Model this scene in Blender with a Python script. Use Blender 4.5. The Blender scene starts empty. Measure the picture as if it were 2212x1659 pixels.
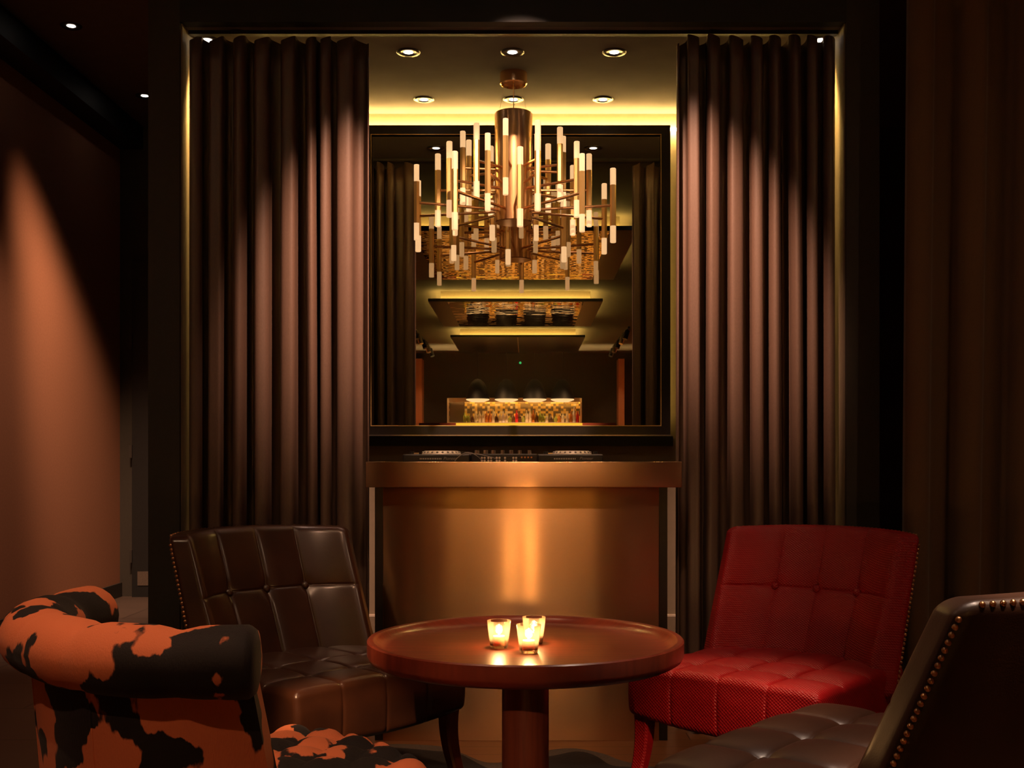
import bpy, bmesh, math, random
from mathutils import Vector, Matrix
random.seed(7)
S = bpy.context.scene
COL = S.collection
PI = math.pi
# ------------------------------------------------------------------ camera, view, world
F, CX, CY, CH = 2440.0, 1135.0, 988.0, 1.2
cam = bpy.data.cameras.new('camera'); camo = bpy.data.objects.new('camera', cam); COL.objects.link(camo)
cam.sensor_width = 36.0; cam.lens = 36.0 * F / 2212.0
cam.shift_x = (1106 - CX) / 2212.0
cam.shift_y = (CY - 829.5) / 2212.0
cam.clip_start = 0.05; cam.clip_end = 100
camo.location = (0, 0, CH); camo.rotation_euler = (PI / 2, 0, 0)
S.camera = camo
S.view_settings.view_transform = 'Standard'; S.view_settings.look = 'None'
S.view_settings.exposure = 0.0; S.view_settings.gamma = 1.0; S.view_settings.use_curve_mapping = False
W = bpy.data.worlds.new('world'); S.world = W; W.use_nodes = True
W.node_tree.nodes['Background'].inputs[0].default_value = (0.05, 0.03, 0.02, 1)
W.node_tree.nodes['Background'].inputs[1].default_value = 0.1
try:
    S.cycles.use_denoising = True
    S.cycles.max_bounces = 10; S.cycles.glossy_bounces = 6; S.cycles.diffuse_bounces = 4
    S.cycles.transparent_max_bounces = 16
    S.cycles.sample_clamp_indirect = 3.0
    S.cycles.caustics_reflective = False; S.cycles.caustics_refractive = False
except Exception:
    pass

def at(px, py, Y):
    return Vector(((px - CX) * Y / F, Y, CH - (py - CY) * Y / F))

WARM = (1.0, 0.55, 0.29)
PINK = (1.0, 0.63, 0.46)
YELLOW = (1.0, 0.66, 0.16)
def lamp(name, loc, power, color=WARM, target=None, angle=40, blend=0.6, radius=0.03, parent=None, kind='SPOT'):
    l = bpy.data.lights.new(name, kind); o = bpy.data.objects.new(name, l); COL.objects.link(o)
    l.energy = power; l.color = color; l.shadow_soft_size = radius
    if kind == 'SPOT':
        l.spot_size = math.radians(angle); l.spot_blend = blend
    p = Vector(loc)
    if parent is not None:
        o.parent = parent; p = p - parent.location
    o.location = p
    if target is not None:
        d = Vector(target) - Vector(loc)
        o.rotation_euler = d.to_track_quat('-Z', 'Y').to_euler()
    return o

# ------------------------------------------------------------------ materials
MAT = {}
def N(nt, t, **kw):
    n = nt.nodes.new(t)
    for k, v in kw.items():
        setattr(n, k, v)
    return n
def base(name, color, rough=0.5, metal=0.0, **kw):
    m = bpy.data.materials.new(name); m.use_nodes = True; MAT[name] = m
    b = m.node_tree.nodes['Principled BSDF']
    b.inputs['Base Color'].default_value = (*color, 1); b.inputs['Roughness'].default_value = rough
    b.inputs['Metallic'].default_value = metal
    for k, v in kw.items():
        b.inputs[k.replace('_', ' ')].default_value = v
    return m, m.node_tree, b
def ramp(nt, stops):
    r = N(nt, 'ShaderNodeValToRGB'); e = r.color_ramp.elements
    e[0].position, e[0].color = stops[0][0], (*stops[0][1], 1)
    e[1].position, e[1].color = stops[-1][0], (*stops[-1][1], 1)
    for p, c in stops[1:-1]:
        x = e.new(p); x.color = (*c, 1)
    return r
def coords(nt, scale=(1, 1, 1), kind='Object'):
    tc = N(nt, 'ShaderNodeTexCoord'); mp = N(nt, 'ShaderNodeMapping'); mp.inputs['Scale'].default_value = scale
    nt.links.new(tc.outputs[kind], mp.inputs['Vector']); return mp.outputs['Vector']
def noise(nt, vec, scale, detail=4, rough=0.55):
    n = N(nt, 'ShaderNodeTexNoise'); n.inputs['Scale'].default_value = scale
    n.inputs['Detail'].default_value = detail; n.inputs['Roughness'].default_value = rough
    nt.links.new(vec, n.inputs['Vector']); return n.outputs['Fac']
def bump(nt, b, h, strength=0.3, dist=0.002):
    bp = N(nt, 'ShaderNodeBump'); bp.inputs['Strength'].default_value = strength; bp.inputs['Distance'].default_value = dist
    nt.links.new(h, bp.inputs['Height']); nt.links.new(bp.outputs['Normal'], b.inputs['Normal'])
def emit(name, color, strength):
    m = bpy.data.materials.new(name); m.use_nodes = True; MAT[name] = m; nt = m.node_tree
    nt.nodes.clear(); o = N(nt, 'ShaderNodeOutputMaterial'); e = N(nt, 'ShaderNodeEmission')
    e.inputs[0].default_value = (*color, 1); e.inputs[1].default_value = strength
    nt.links.new(e.outputs[0], o.inputs[0]); return m

def m_noisy(name, c1, c2, scale, rough, bs=0.2, bd=0.001, stretch=(1, 1, 1), **kw):
    m, nt, b = base(name, c1, rough, **kw); v = coords(nt, stretch); n = noise(nt, v, scale)
    r = ramp(nt, [(0.3, c1), (0.7, c2)]); nt.links.new(n, r.inputs[0]); nt.links.new(r.outputs[0], b.inputs['Base Color'])
    if bs: bump(nt, b, n, bs, bd)
    return m
m_noisy('terracotta_plaster', (0.50, 0.22, 0.12), (0.56, 0.25, 0.14), 60, 0.9, 0.25)
m_noisy('dark_plaster', (0.040, 0.034, 0.026), (0.046, 0.039, 0.030), 40, 0.8, 0.1)
m_noisy('alcove_plaster', (0.24, 0.20, 0.14), (0.27, 0.22, 0.155), 30, 0.75, 0.1)
m_noisy('alcove_ceiling_paint', (0.16, 0.145, 0.14), (0.21, 0.19, 0.18), 2.5, 0.75, 0.0, Specular_IOR_Level=0.0, IOR=1.02)
m_noisy('ceiling_paint', (0.10, 0.085, 0.07), (0.12, 0.10, 0.08), 12, 0.8, 0.05)
m_noisy('black_paint', (0.006, 0.006, 0.006), (0.009, 0.008, 0.008), 20, 0.6, 0.05)
m_noisy('black_frame', (0.012, 0.010, 0.009), (0.016, 0.013, 0.011), 30, 0.28, 0.05)
m_noisy('curtain_cloth', (0.105, 0.066, 0.048), (0.130, 0.082, 0.060), 220, 0.46, 0.25, 0.0006, (1, 1, 0.4), Specular_IOR_Level=0.7)
m_noisy('drape_cloth', (0.115, 0.062, 0.026), (0.13, 0.072, 0.031), 160, 0.9, 0.3, 0.0008, Sheen_Weight=0.2)
m_noisy('brass', (0.93, 0.63, 0.24), (0.96, 0.66, 0.27), 30, 0.46, 0.0, metal=1.0)
m_noisy('copper_brass', (0.80, 0.46, 0.22), (0.86, 0.50, 0.25), 3, 0.26, 0.0, stretch=(14, 14, 0.2), metal=1.0)
m_noisy('nail_bronze', (0.55, 0.28, 0.14), (0.62, 0.33, 0.17), 80, 0.3, 0.0, metal=1.0)
m_noisy('silver', (0.75, 0.72, 0.68), (0.82, 0.78, 0.74), 50, 0.25, 0.0, metal=1.0)
m_noisy('gear_black', (0.012, 0.011, 0.011), (0.018, 0.016, 0.015), 120, 0.38, 0.05)
m_noisy('jog_silver', (0.80, 0.70, 0.60), (0.84, 0.74, 0.64), 80, 0.32, 0.0, metal=0.25)
m_noisy('jack_red', (0.6, 0.03, 0.03), (0.65, 0.04, 0.04), 50, 0.35, 0.0)
m_noisy('white_print', (0.75, 0.72, 0.68), (0.8, 0.76, 0.72), 50, 0.5, 0.0)
m_noisy('grey_print', (0.30, 0.27, 0.25), (0.34, 0.30, 0.28), 50, 0.5, 0.0)
m_noisy('cable_rubber', (0.35, 0.3, 0.27), (0.4, 0.34, 0.3), 60, 0.5, 0.0)
m_noisy('wax', (0.85, 0.72, 0.52), (0.9, 0.78, 0.58), 40, 0.5, 0.0, Subsurface_Weight=0.3)
m_noisy('skirting_paint', (0.035, 0.03, 0.026), (0.045, 0.038, 0.032), 40, 0.5, 0.0)
m_noisy('pale_edge', (0.7, 0.62, 0.5), (0.74, 0.66, 0.54), 30, 0.5, 0.0)
m_noisy('pendant_inside', (0.75, 0.62, 0.42), (0.8, 0.66, 0.46), 20, 0.5, 0.0)
m_noisy('rug_black', (0.008, 0.007, 0.007), (0.016, 0.013, 0.012), 90, 0.9, 0.6, 0.003)
m_noisy('rug_grey', (0.10, 0.075, 0.055), (0.14, 0.105, 0.08), 120, 0.95, 0.6, 0.003)
emit('lamp_white', (1.0, 0.86, 0.74), 14)
emit('led_yellow', (1.0, 0.63, 0.18), 130)
emit('led_side', (1.0, 0.58, 0.12), 9)
emit('led_panel', (1.0, 0.68, 0.16), 110)
emit('bowl_glow', (1.0, 0.68, 0.34), 2.4)
emit('tile_fill_glow', (1.0, 0.70, 0.28), 4500)  # glow of the added strip that lights the bar tiles
emit('led_bar', (1.0, 0.62, 0.05), 2.2)
emit('led_green', (0.1, 1.0, 0.3), 1.0)
emit('flame', (1.0, 0.72, 0.35), 45)

# frosted acrylic
m, nt, b = base('frosted_acrylic', (0.74, 0.58, 0.40), 0.45)
tr = N(nt, 'ShaderNodeBsdfTranslucent'); tr.inputs[0].default_value = (0.9, 0.8, 0.68, 1)
mx = N(nt, 'ShaderNodeMixShader'); mx.inputs[0].default_value = 0.5
nt.links.new(b.outputs[0], mx.inputs[1]); nt.links.new(tr.outputs[0], mx.inputs[2])
b.inputs['Emission Color'].default_value = (1.0, 0.64, 0.32, 1); b.inputs['Emission Strength'].default_value = 0.95
nt.links.new(mx.outputs[0], nt.nodes['Material Output'].inputs[0])
# clear glass (thin): transparent + fresnel gloss
def glassy(name, tint, rough=0.02, ior=1.45):
    m = bpy.data.materials.new(name); m.use_nodes = True; MAT[name] = m; nt = m.node_tree; nt.nodes.clear()
    o = N(nt, 'ShaderNodeOutputMaterial'); t = N(nt, 'ShaderNodeBsdfTransparent'); t.inputs[0].default_value = (*tint, 1)
    g = N(nt, 'ShaderNodeBsdfGlossy'); g.inputs['Roughness'].default_value = rough; g.inputs[0].default_value = (1, 0.95, 0.9, 1)
    f = N(nt, 'ShaderNodeFresnel'); f.inputs[0].default_value = ior
    a = N(nt, 'ShaderNodeMixShader'); nt.links.new(f.outputs[0], a.inputs[0]); nt.links.new(t.outputs[0], a.inputs[1]); nt.links.new(g.outputs[0], a.inputs[2])
    # a share of frosted scatter so the flame lights the glass wall
    tl = N(nt, 'ShaderNodeBsdfTranslucent'); tl.inputs[0].default_value = (0.95, 0.8, 0.6, 1)
    c = N(nt, 'ShaderNodeMixShader'); c.inputs[0].default_value = 0.06
    nt.links.new(a.outputs[0], c.inputs[1]); nt.links.new(tl.outputs[0], c.inputs[2]); nt.links.new(c.outputs[0], o.inputs[0])
glassy('candle_glass', (0.97, 0.92, 0.85))
# mirrors
def mirror(name, tint, rough, wob=0.0, wscale=3.0, wstretch=(1, 1, 1)):
    m = bpy.data.materials.new(name); m.use_nodes = True; MAT[name] = m; nt = m.node_tree; nt.nodes.clear()
    o = N(nt, 'ShaderNodeOutputMaterial'); g = N(nt, 'ShaderNodeBsdfGlossy')
    g.inputs[0].default_value = (*tint, 1); g.inputs['Roughness'].default_value = rough
    if wob:
        v = coords(nt, wstretch); h = noise(nt, v, wscale, 2)
        bp = N(nt, 'ShaderNodeBump'); bp.inputs['Strength'].default_value = wob; bp.inputs['Distance'].default_value = 0.05
        nt.links.new(h, bp.inputs['Height']); nt.links.new(bp.outputs[0], g.inputs['Normal'])
    nt.links.new(g.outputs[0], o.inputs[0])
mirror('mirror_silver', (0.44, 0.39, 0.32), 0.004)
mirror('stretch_gloss', (0.85, 0.75, 0.6), 0.02, 0.13, 1.4, (1.0, 1.6, 1))
# brushed metal, brushing runs along X so highlights smear vertically
m, nt, b = base('brushed_metal', (0.74, 0.46, 0.24), 0.25, 1.0)
b.inputs['Anisotropic'].default_value = 0.99
tg = N(nt, 'ShaderNodeTangent', direction_type='RADIAL', axis='X'); 
v = coords(nt, (3, 3, 600)); h = noise(nt, v, 2.0, 3)
cmb = N(nt, 'ShaderNodeCombineXYZ'); cmb.inputs[2].default_value = 1.0
nt.links.new(cmb.outputs[0], b.inputs['Tangent'])
v2 = coords(nt, (1.2, 1, 0.15)); h2 = noise(nt, v2, 2.5, 1)
bp2 = N(nt, 'ShaderNodeBump'); bp2.inputs['Strength'].default_value = 0.12; bp2.inputs['Distance'].default_value = 0.02
nt.links.new(h2, bp2.inputs['Height'])
bp1 = N(nt, 'ShaderNodeBump'); bp1.inputs['Strength'].default_value = 0.04; bp1.inputs['Distance'].default_value = 0.0004
nt.links.new(h, bp1.inputs['Height']); nt.links.new(bp2.outputs[0], bp1.inputs['Normal']); nt.links.new(bp1.outputs[0], b.inputs['Normal'])
# leathers
def leather(name, c1, c2, rough, gs=220, gstr=0.12, coat=0.25):
    m, nt, b = base(name, c1, rough); v = coords(nt)
    n1 = noise(nt, v, 7, 4); r = ramp(nt, [(0.3, c1), (0.72, c2)]); nt.links.new(n1, r.inputs[0]); nt.links.new(r.outputs[0], b.inputs['Base Color'])
    vo = N(nt, 'ShaderNodeTexVoronoi'); vo.inputs['Scale'].default_value = gs; nt.links.new(v, vo.inputs['Vector'])
    bump(nt, b, vo.outputs['Distance'], gstr, 0.0012)
    b.inputs['Coat Weight'].default_value = coat; b.inputs['Coat Roughness'].default_value = 0.17
leather('brown_leather', (0.034, 0.012, 0.006), (0.060, 0.021, 0.009), 0.32, coat=0.3)
leather('dark_leather', (0.026, 0.010, 0.005), (0.040, 0.016, 0.008), 0.40, coat=0.10)
m, nt, b = base('red_weave_leather', (0.32, 0.006, 0.008), 0.42)
v = coords(nt); n1 = noise(nt, v, 6, 3); r = ramp(nt, [(0.3, (0.29, 0.005, 0.008)), (0.7, (0.36, 0.007, 0.010))])
nt.links.new(n1, r.inputs[0]); nt.links.new(r.outputs[0], b.inputs['Base Color'])
sx = N(nt, 'ShaderNodeSeparateXYZ'); nt.links.new(v, sx.inputs[0])
def wave(src, k):
    mu = N(nt, 'ShaderNodeMath', operation='MULTIPLY'); mu.inputs[1].default_value = k; nt.links.new(src, mu.inputs[0])
    si = N(nt, 'ShaderNodeMath', operation='SINE'); nt.links.new(mu.outputs[0], si.inputs[0]); return si.outputs[0]
yz = N(nt, 'ShaderNodeMath', operation='ADD'); nt.links.new(sx.outputs[1], yz.inputs[0]); nt.links.new(sx.outputs[2], yz.inputs[1])
ml = N(nt, 'ShaderNodeMath', operation='MULTIPLY'); nt.links.new(wave(sx.outputs[0], 2 * PI / 0.014), ml.inputs[0]); nt.links.new(wave(yz.outputs[0], 2 * PI / 0.012), ml.inputs[1])
bump(nt, b, ml.outputs[0], 0.6, 0.002)
b.inputs['Coat Weight'].default_value = 0.05; b.inputs['Coat Roughness'].default_value = 0.3; b.inputs['Specular IOR Level'].default_value = 0.38
# cow hide
m, nt, b = base('cow_hide', (0.5, 0.15, 0.05), 0.75)
v = coords(nt); vd = N(nt, 'ShaderNodeTexNoise'); vd.inputs['Scale'].default_value = 45; vd.inputs['Detail'].default_value = 3
nt.links.new(coords(nt, (1, 1, 0.35)), vd.inputs['Vector'])
vm = N(nt, 'ShaderNodeVectorMath', operation='MULTIPLY_ADD'); vm.inputs[1].default_value = (0.03, 0.03, 0.03)
nt.links.new(vd.outputs['Color'], vm.inputs[0]); nt.links.new(v, vm.inputs[2])
n1 = noise(nt, vm.outputs[0], 6.3, 2.2, 0.5)
r = ramp(nt, [(0.478, (0.007, 0.005, 0.0045)), (0.492, (0.60, 0.17, 0.065))]); nt.links.new(n1, r.inputs[0])
nt.links.new(r.outputs[0], b.inputs['Base Color'])
fur = noise(nt, coords(nt, (1, 1, 0.25)), 420, 3); bump(nt, b, fur, 0.5, 0.0025)
b.inputs['Sheen Weight'].default_value = 0.04; b.inputs['Specular IOR Level'].default_value = 0.3
# woods
def wood(name, c1, c2, stretch, scale, rough, coat):
    m, nt, b = base(name, c1, rough); v = coords(nt, stretch); n1 = noise(nt, v, scale, 6, 0.6)
    r = ramp(nt, [(0.3, c1), (0.7, c2)]); nt.links.new(n1, r.inputs[0]); nt.links.new(r.outputs[0], b.inputs['Base Color'])
    b.inputs['Coat Weight'].default_value = coat; b.inputs['Coat Roughness'].default_value = 0.18; bump(nt, b, n1, 0.05, 0.001)
wood('mahogany', (0.15, 0.024, 0.012), (0.24, 0.042, 0.019), (1.2, 14, 1), 4, 0.34, 0.4)
wood('mahogany_post', (0.16, 0.035, 0.016), (0.27, 0.065, 0.028), (14, 14, 0.8), 4, 0.36, 0.35)
# floors
def brick(name, c1, c2, mortar, bw, bh, ms, rough, offset=0.5):
    m, nt, b = base(name, c1, rough); v = coords(nt); t = N(nt, 'ShaderNodeTexBrick'); t.offset = offset
    t.inputs['Scale'].default_value = 1; t.inputs['Brick Width'].default_value = bw; t.inputs['Row Height'].default_value = bh
    t.inputs['Mortar Size'].default_value = ms; t.inputs['Color1'].default_value = (*c1, 1); t.inputs['Color2'].default_value = (*c2, 1)
    t.inputs['Mortar'].default_value = (*mortar, 1); nt.links.new(v, t.inputs['Vector'])
    mix = N(nt, 'ShaderNodeMix', data_type='RGBA', blend_type='MULTIPLY'); mix.inputs[0].default_value = 0.5
    n1 = noise(nt, v, 6, 5); r = ramp(nt, [(0.2, (0.6, 0.6, 0.6)), (0.8, (1, 1, 1))]); nt.links.new(n1, r.inputs[0])
    nt.links.new(t.outputs['Color'], mix.inputs[6]); nt.links.new(r.outputs[0], mix.inputs[7])
    nt.links.new(mix.outputs[2], b.inputs['Base Color']); return m
brick('floor_tile', (0.085, 0.060, 0.048), (0.105, 0.073, 0.057), (0.035, 0.026, 0.022), 1.2, 0.6, 0.006, 0.42)
brick('floor_boards', (0.26, 0.105, 0.042), (0.32, 0.13, 0.055), (0.05, 0.02, 0.01), 1.4, 0.12, 0.002, 0.35)
# mosaic
m, nt, b = base('mosaic_tile', (0.5, 0.35, 0.1), 0.3); v = coords(nt)
sn = N(nt, 'ShaderNodeVectorMath', operation='SNAP'); sn.inputs[1].default_value = (0.068, 5, 0.066); nt.links.new(v, sn.inputs[0])
wn = N(nt, 'ShaderNodeTexWhiteNoise', noise_dimensions='3D'); nt.links.new(sn.outputs[0], wn.inputs['Vector'])
r = ramp(nt, [(0.0, (0.06, 0.035, 0.012)), (0.50, (0.13, 0.08, 0.02)), (0.56, (0.75, 0.48, 0.12)), (0.9, (0.9, 0.75, 0.42))]); r.color_ramp.interpolation = 'CONSTANT'
nt.links.new(wn.outputs['Value'], r.inputs[0]); nt.links.new(r.outputs[0], b.inputs['Base Color'])
for nm, c in [('bottle_amber', (0.45, 0.16, 0.03)), ('bottle_clear', (0.75, 0.66, 0.5)), ('bottle_green', (0.25, 0.28, 0.05)), ('bottle_red', (0.55, 0.03, 0.04)), ('bottle_dark', (0.08, 0.04, 0.02)), ('bottle_white', (0.8, 0.75, 0.8))]:
    m_noisy(nm, c, tuple(x * 1.15 for x in c), 12, 0.2, 0.0)

# ------------------------------------------------------------------ mesh helpers
class MB:
    def __init__(s): s.v = []; s.f = []
    def add(s, vs, fs):
        o = len(s.v); s.v += [tuple(p) for p in vs]; s.f += [tuple(i + o for i in f) for f in fs]; return s
    def box(s, lo, hi):
        x0, y0, z0 = lo; x1, y1, z1 = hi
        return s.add([(x0, y0, z0), (x1, y0, z0), (x1, y1, z0), (x0, y1, z0), (x0, y0, z1), (x1, y0, z1), (x1, y1, z1), (x0, y1, z1)],
                     [(0, 3, 2, 1), (4, 5, 6, 7), (0, 1, 5, 4), (1, 2, 6, 5), (2, 3, 7, 6), (3, 0, 4, 7)])
    def lathe(s, prof, n=48, c=(0, 0, 0)):
        vs = []; fs = []; k = len(prof)
        for i in range(n):
            a = 2 * PI * i / n
            for r, z in prof: vs.append((c[0] + r * math.cos(a), c[1] + r * math.sin(a), c[2] + z))
        for i in range(n):
            j = (i + 1) % n
            for q in range(k - 1): fs.append((i * k + q, j * k + q, j * k + q + 1, i * k + q + 1))
        return s.add(vs, fs)
    def tube(s, pts, r, n=10, cap=True, up=Vector((0, 0, 1))):
        pts = [Vector(p) for p in pts]; vs = []; fs = []
        rr = r if isinstance(r, (list, tuple)) else [r] * len(pts)
        for i, p in enumerate(pts):
            d = (pts[min(i + 1, len(pts) - 1)] - pts[max(i - 1, 0)]).normalized()
            a = d.cross(up)
            if a.length < 1e-3: a = d.cross(Vector((1, 0, 0)))
            a.normalize(); b_ = a.cross(d)
            for k in range(n):
                t = 2 * PI * (k + 0.5) / n
                vs.append(p + a * math.cos(t) * rr[i] + b_ * math.sin(t) * rr[i])
        for i in range(len(pts) - 1):
            for k in range(n):
                j = (k + 1) % n; fs.append((i * n + k, i * n + j, (i + 1) * n + j, (i + 1) * n + k))
        if cap:
            fs.append(tuple(range(n - 1, -1, -1))); fs.append(tuple(range((len(pts) - 1) * n, len(pts) * n)))
        return s.add(vs, fs)
    def ball(s, c, r, nu=10, nv=7, sq=(1, 1, 1)):
        vs = []; fs = []
        for i in range(nv + 1):
            th = PI * i / nv
            for k in range(nu):
                ph = 2 * PI * k / nu
                vs.append((c[0] + r * sq[0] * math.sin(th) * math.cos(ph), c[1] + r * sq[1] * math.sin(th) * math.sin(ph), c[2] + r * sq[2] * math.cos(th)))
        for i in range(nv):
            for k in range(nu):
                j = (k + 1) % nu; fs.append((i * nu + k, (i + 1) * nu + k, (i + 1) * nu + j, i * nu + j))
        return s.add(vs, fs)
    def rbox(s, X, Y, Z, r, fn=None):
        """box with rounded edges on the lattice X*Y*Z (sorted lists), optionally deformed by fn"""
        idx = {}; vs = []; fs = []
        lo = (X[0] + r, Y[0] + r, Z[0] + r); hi = (X[-1] - r, Y[-1] - r, Z[-1] - r)
        L = (X, Y, Z); n = [len(X) - 1, len(Y) - 1, len(Z) - 1]
        def vid(i):
            if i in idx: return idx[i]
            p = [L[a][i[a]] for a in range(3)]
            q = [min(max(p[a], lo[a]), hi[a]) for a in range(3)]
            d = Vector([p[a] - q[a] for a in range(3)])
            if d.length > 1e-9: d = d.normalized() * r
            p = (q[0] + d[0], q[1] + d[1], q[2] + d[2])
            if fn: p = fn(*p)
            idx[i] = len(vs); vs.append(tuple(p)); return idx[i]
        for a in range(3):
            b_, c = (a + 1) % 3, (a + 2) % 3
            for side in (0, n[a]):
                for i in range(n[b_]):
                    for j in range(n[c]):
                        q = []
                        for (u, w) in ((i, j), (i + 1, j), (i + 1, j + 1), (i, j + 1)):
                            k = [0, 0, 0]; k[a] = side; k[b_] = u; k[c] = w; q.append(vid(tuple(k)))
                        fs.append(tuple(q) if side else tuple(reversed(q)))
        return s.add(vs, fs)
    def build(s, name, mat, parent=None, smooth=False, sharp=None, offset=None):
        me = bpy.data.meshes.new(name); vs = s.v
        me.from_pydata(vs, [], s.f); me.materials.append(MAT[mat]); me.validate()
        bm = bmesh.new(); bm.from_mesh(me); bmesh.ops.remove_doubles(bm, verts=bm.verts, dist=1e-6); bmesh.ops.recalc_face_normals(bm, faces=bm.faces); bm.to_mesh(me); bm.free()
        o = bpy.data.objects.new(name, me); COL.objects.link(o)
        if smooth:
            for p in me.polygons: p.use_smooth = True
            if sharp:
                try: me.set_sharp_from_angle(angle=math.radians(sharp))
                except Exception: pass
        if parent is not None: o.parent = parent
        return o

def axis(lo, hi, n, r, extra=(), fine=0.0035):
    v = [lo + (hi - lo) * i / n for i in range(n + 1)]
    for t in (0.12, 0.3, 0.55, 0.8, 1.0): v += [lo + r * t, hi - r * t]
    for e in extra: v += [e, e - fine, e + fine, e - 2.5 * fine, e + 2.5 * fine]
    v = sorted(x for x in v if lo <= x <= hi); out = [v[0]]
    for x in v[1:]:
        if x - out[-1] > 0.0012: out.append(x)
    out[-1] = hi; return out
def thing(name, label, cat, loc=(0, 0, 0), rz=0.0, group=None):
    o = bpy.data.objects.new(name, None); COL.objects.link(o); o.location = loc; o.rotation_euler = (0, 0, rz); o.empty_display_size = 0.1
    o['label'] = label; o['category'] = cat
    if group: o['group'] = group
    return o
def tag(o, label, cat, group=None, kind=None):
    o['label'] = label; o['category'] = cat
    if group: o['group'] = group
    if kind: o['kind'] = kind
    return o
def struct(mb, name, mat, **kw):
    o = mb.build(name, mat, **kw); o['kind'] = 'structure'; return o
def sm(t): t = min(max(t, 0), 1); return t * t * (3 - 2 * t)
def dup(o, parent=None):
    c = o.copy(); COL.objects.link(c)
    if parent is not None: c.parent = parent
    for ch in list(o.children): dup(ch, c)
    return c

# ------------------------------------------------------------------ setting
XL, XR, YF, YB, HC = -3.5, 3.3, 9.75, -18.9, 4.05
AX0, AX1, AY, AB, AH = -1.485, 1.378, 4.85, 6.15, 3.07   # alcove opening
struct(MB().box((XL, YB, -0.1), (-1.35, YF, 0)), 'floor', 'floor_tile')
struct(MB().box((-1.35, YB, -0.1), (XR, YF, 0)), 'floor', 'floor_boards')
struct(MB().box((XL, YB, HC), (XR, YF, HC + 0.1)), 'ceiling', 'ceiling_paint')
struct(MB().box((XL - 0.1, YB, 0), (XL, YF, HC)), 'wall_left', 'terracotta_plaster')
struct(MB().box((XR, YB, 0), (XR + 0.1, YF, HC)), 'wall_right', 'terracotta_plaster')
struct(MB().box((XL, YB - 0.1, 0), (XR, YB, HC)), 'wall_back', 'dark_plaster')
struct(MB().box((XL, YF, 0), (XR, YF + 0.1, HC)), 'wall_front', 'dark_plaster')
struct(MB().box((XL, YB, 0), (XL + 0.02, YF, 0.12)), 'baseboard_left', 'skirting_paint')
struct(MB().box((XL, 0.5, 3.86), (XL + 0.20, YF, HC)), 'trim_1', 'black_paint')
struct(MB().box((-1.62, AY, 0), (AX0, AB + 0.1, HC)), 'wall_alcove_left', 'dark_plaster')
struct(MB().box((AX1, AY, 0), (1.52, AB + 0.1, HC)), 'wall_alcove_right', 'dark_plaster')
# pale inner faces of the alcove
struct(MB().box((AX0, AY + 0.02, 0), (AX0 + 0.006, AB, AH)), 'wall_alcove_left_lining', 'alcove_plaster')
struct(MB().box((AX1 - 0.006, AY + 0.02, 0), (AX1, AB, AH)), 'wall_alcove_right_lining', 'alcove_plaster')
struct(MB().box((AX0, AB, 0), (AX1, AB + 0.1, HC)), 'wall_alcove_back', 'alcove_plaster')
struct(MB().box((AX0, AY, AH), (AX1, AY + 0.06, HC)), 'wall_alcove_bulkhead', 'black_paint')
struct(MB().box((AX0, AY + 0.06, AH), (AX1, AB, AH + 0.08)), 'ceiling_alcove', 'alcove_ceiling_paint')
struct(MB().box((AX0 + 0.006, AB - 0.018, 0), (AX1 - 0.006, AB, 0.335)), 'baseboard_alcove', 'alcove_plaster')
struct(MB().box((AX0 + 0.006, AB - 0.020, 0.335), (AX1 - 0.006, AB, 0.347)), 'trim_2', 'pale_edge')
# dark plinth panel under the mirror
struct(MB().box((AX0 + 0.006, AB - 0.03, 1.262), (0.80, AB, 1.315)), 'trim_3', 'black_paint')
# door at the end of the side passage
dr = MB().box((-3.38, YF - 0.05, 0.0), (-2.45, YF, 2.9)).build('door_1', 'black_paint'); dr['kind'] = 'structure'
MB().box((-3.33, YF - 0.056, 0.10), (-2.5, YF - 0.05, 0.22)).build('kick_plate', 'rug_grey', dr)
for z in (0.35, 1.25, 2.19):
    MB().box((-3.40, YF - 0.066, z - 0.055), (-3.375, YF - 0.05, z + 0.055)).build('hinge', 'skirting_paint', dr)
MB().tube([(-2.62, YF - 0.05, 1.0), (-2.62, YF - 0.11, 1.0), (-2.74, YF - 0.11, 1.0)], 0.011).build('door_handle', 'silver', dr, True)
# pilasters at the far end of the bar room
for x0, x1 in ((-2.98, -2.78), (2.50, 2.66)):
    struct(MB().box((x0, YB, 0), (x1, YB + 0.6, 3.85)), 'wall_pilaster', 'terracotta_plaster')

# ------------------------------------------------------------------ downlights
def downlight(name, x, y, z, label, group, power, target=None, angle=70, blend=0.8, color=WARM, r=0.036, radius=0.03):
    t = thing(name, label, 'downlight', (x, y, z), 0, group)
    MB().lathe([(r * 0.64, 0.0), (r * 0.66, -0.003), (r * 1.45, -0.006), (r * 1.55, -0.002), (r * 1.55, 0.0)], 28).build('trim_ring', 'black_frame', t, True)
    MB().lathe([(0.0005, -0.002), (r * 0.62, -0.002), (r * 0.62, -0.0005), (0.0005, -0.0005)], 24).build('lens', 'lamp_white', t)
    if power: lamp('lamp', (x, y, z - 0.02), power, color, target or (x, y, 0), angle, blend, radius, t)
    return t
names = ['left', 'middle', 'right']
for row, (yy, xs) in enumerate(((5.21, (-0.54, -0.06, 0.41)), (5.90, (-0.53, -0.063, 0.405)))):
    for k, x in enumerate(xs):
        downlight('recessed_downlight', x, yy, AH, 'small recessed downlight in the alcove ceiling, %s of the row nearer the %s' % (names[k], ('curtains', 'mirror')[row]),
                  'recessed downlights in the alcove ceiling', 15, angle=60, color=PINK)
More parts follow.
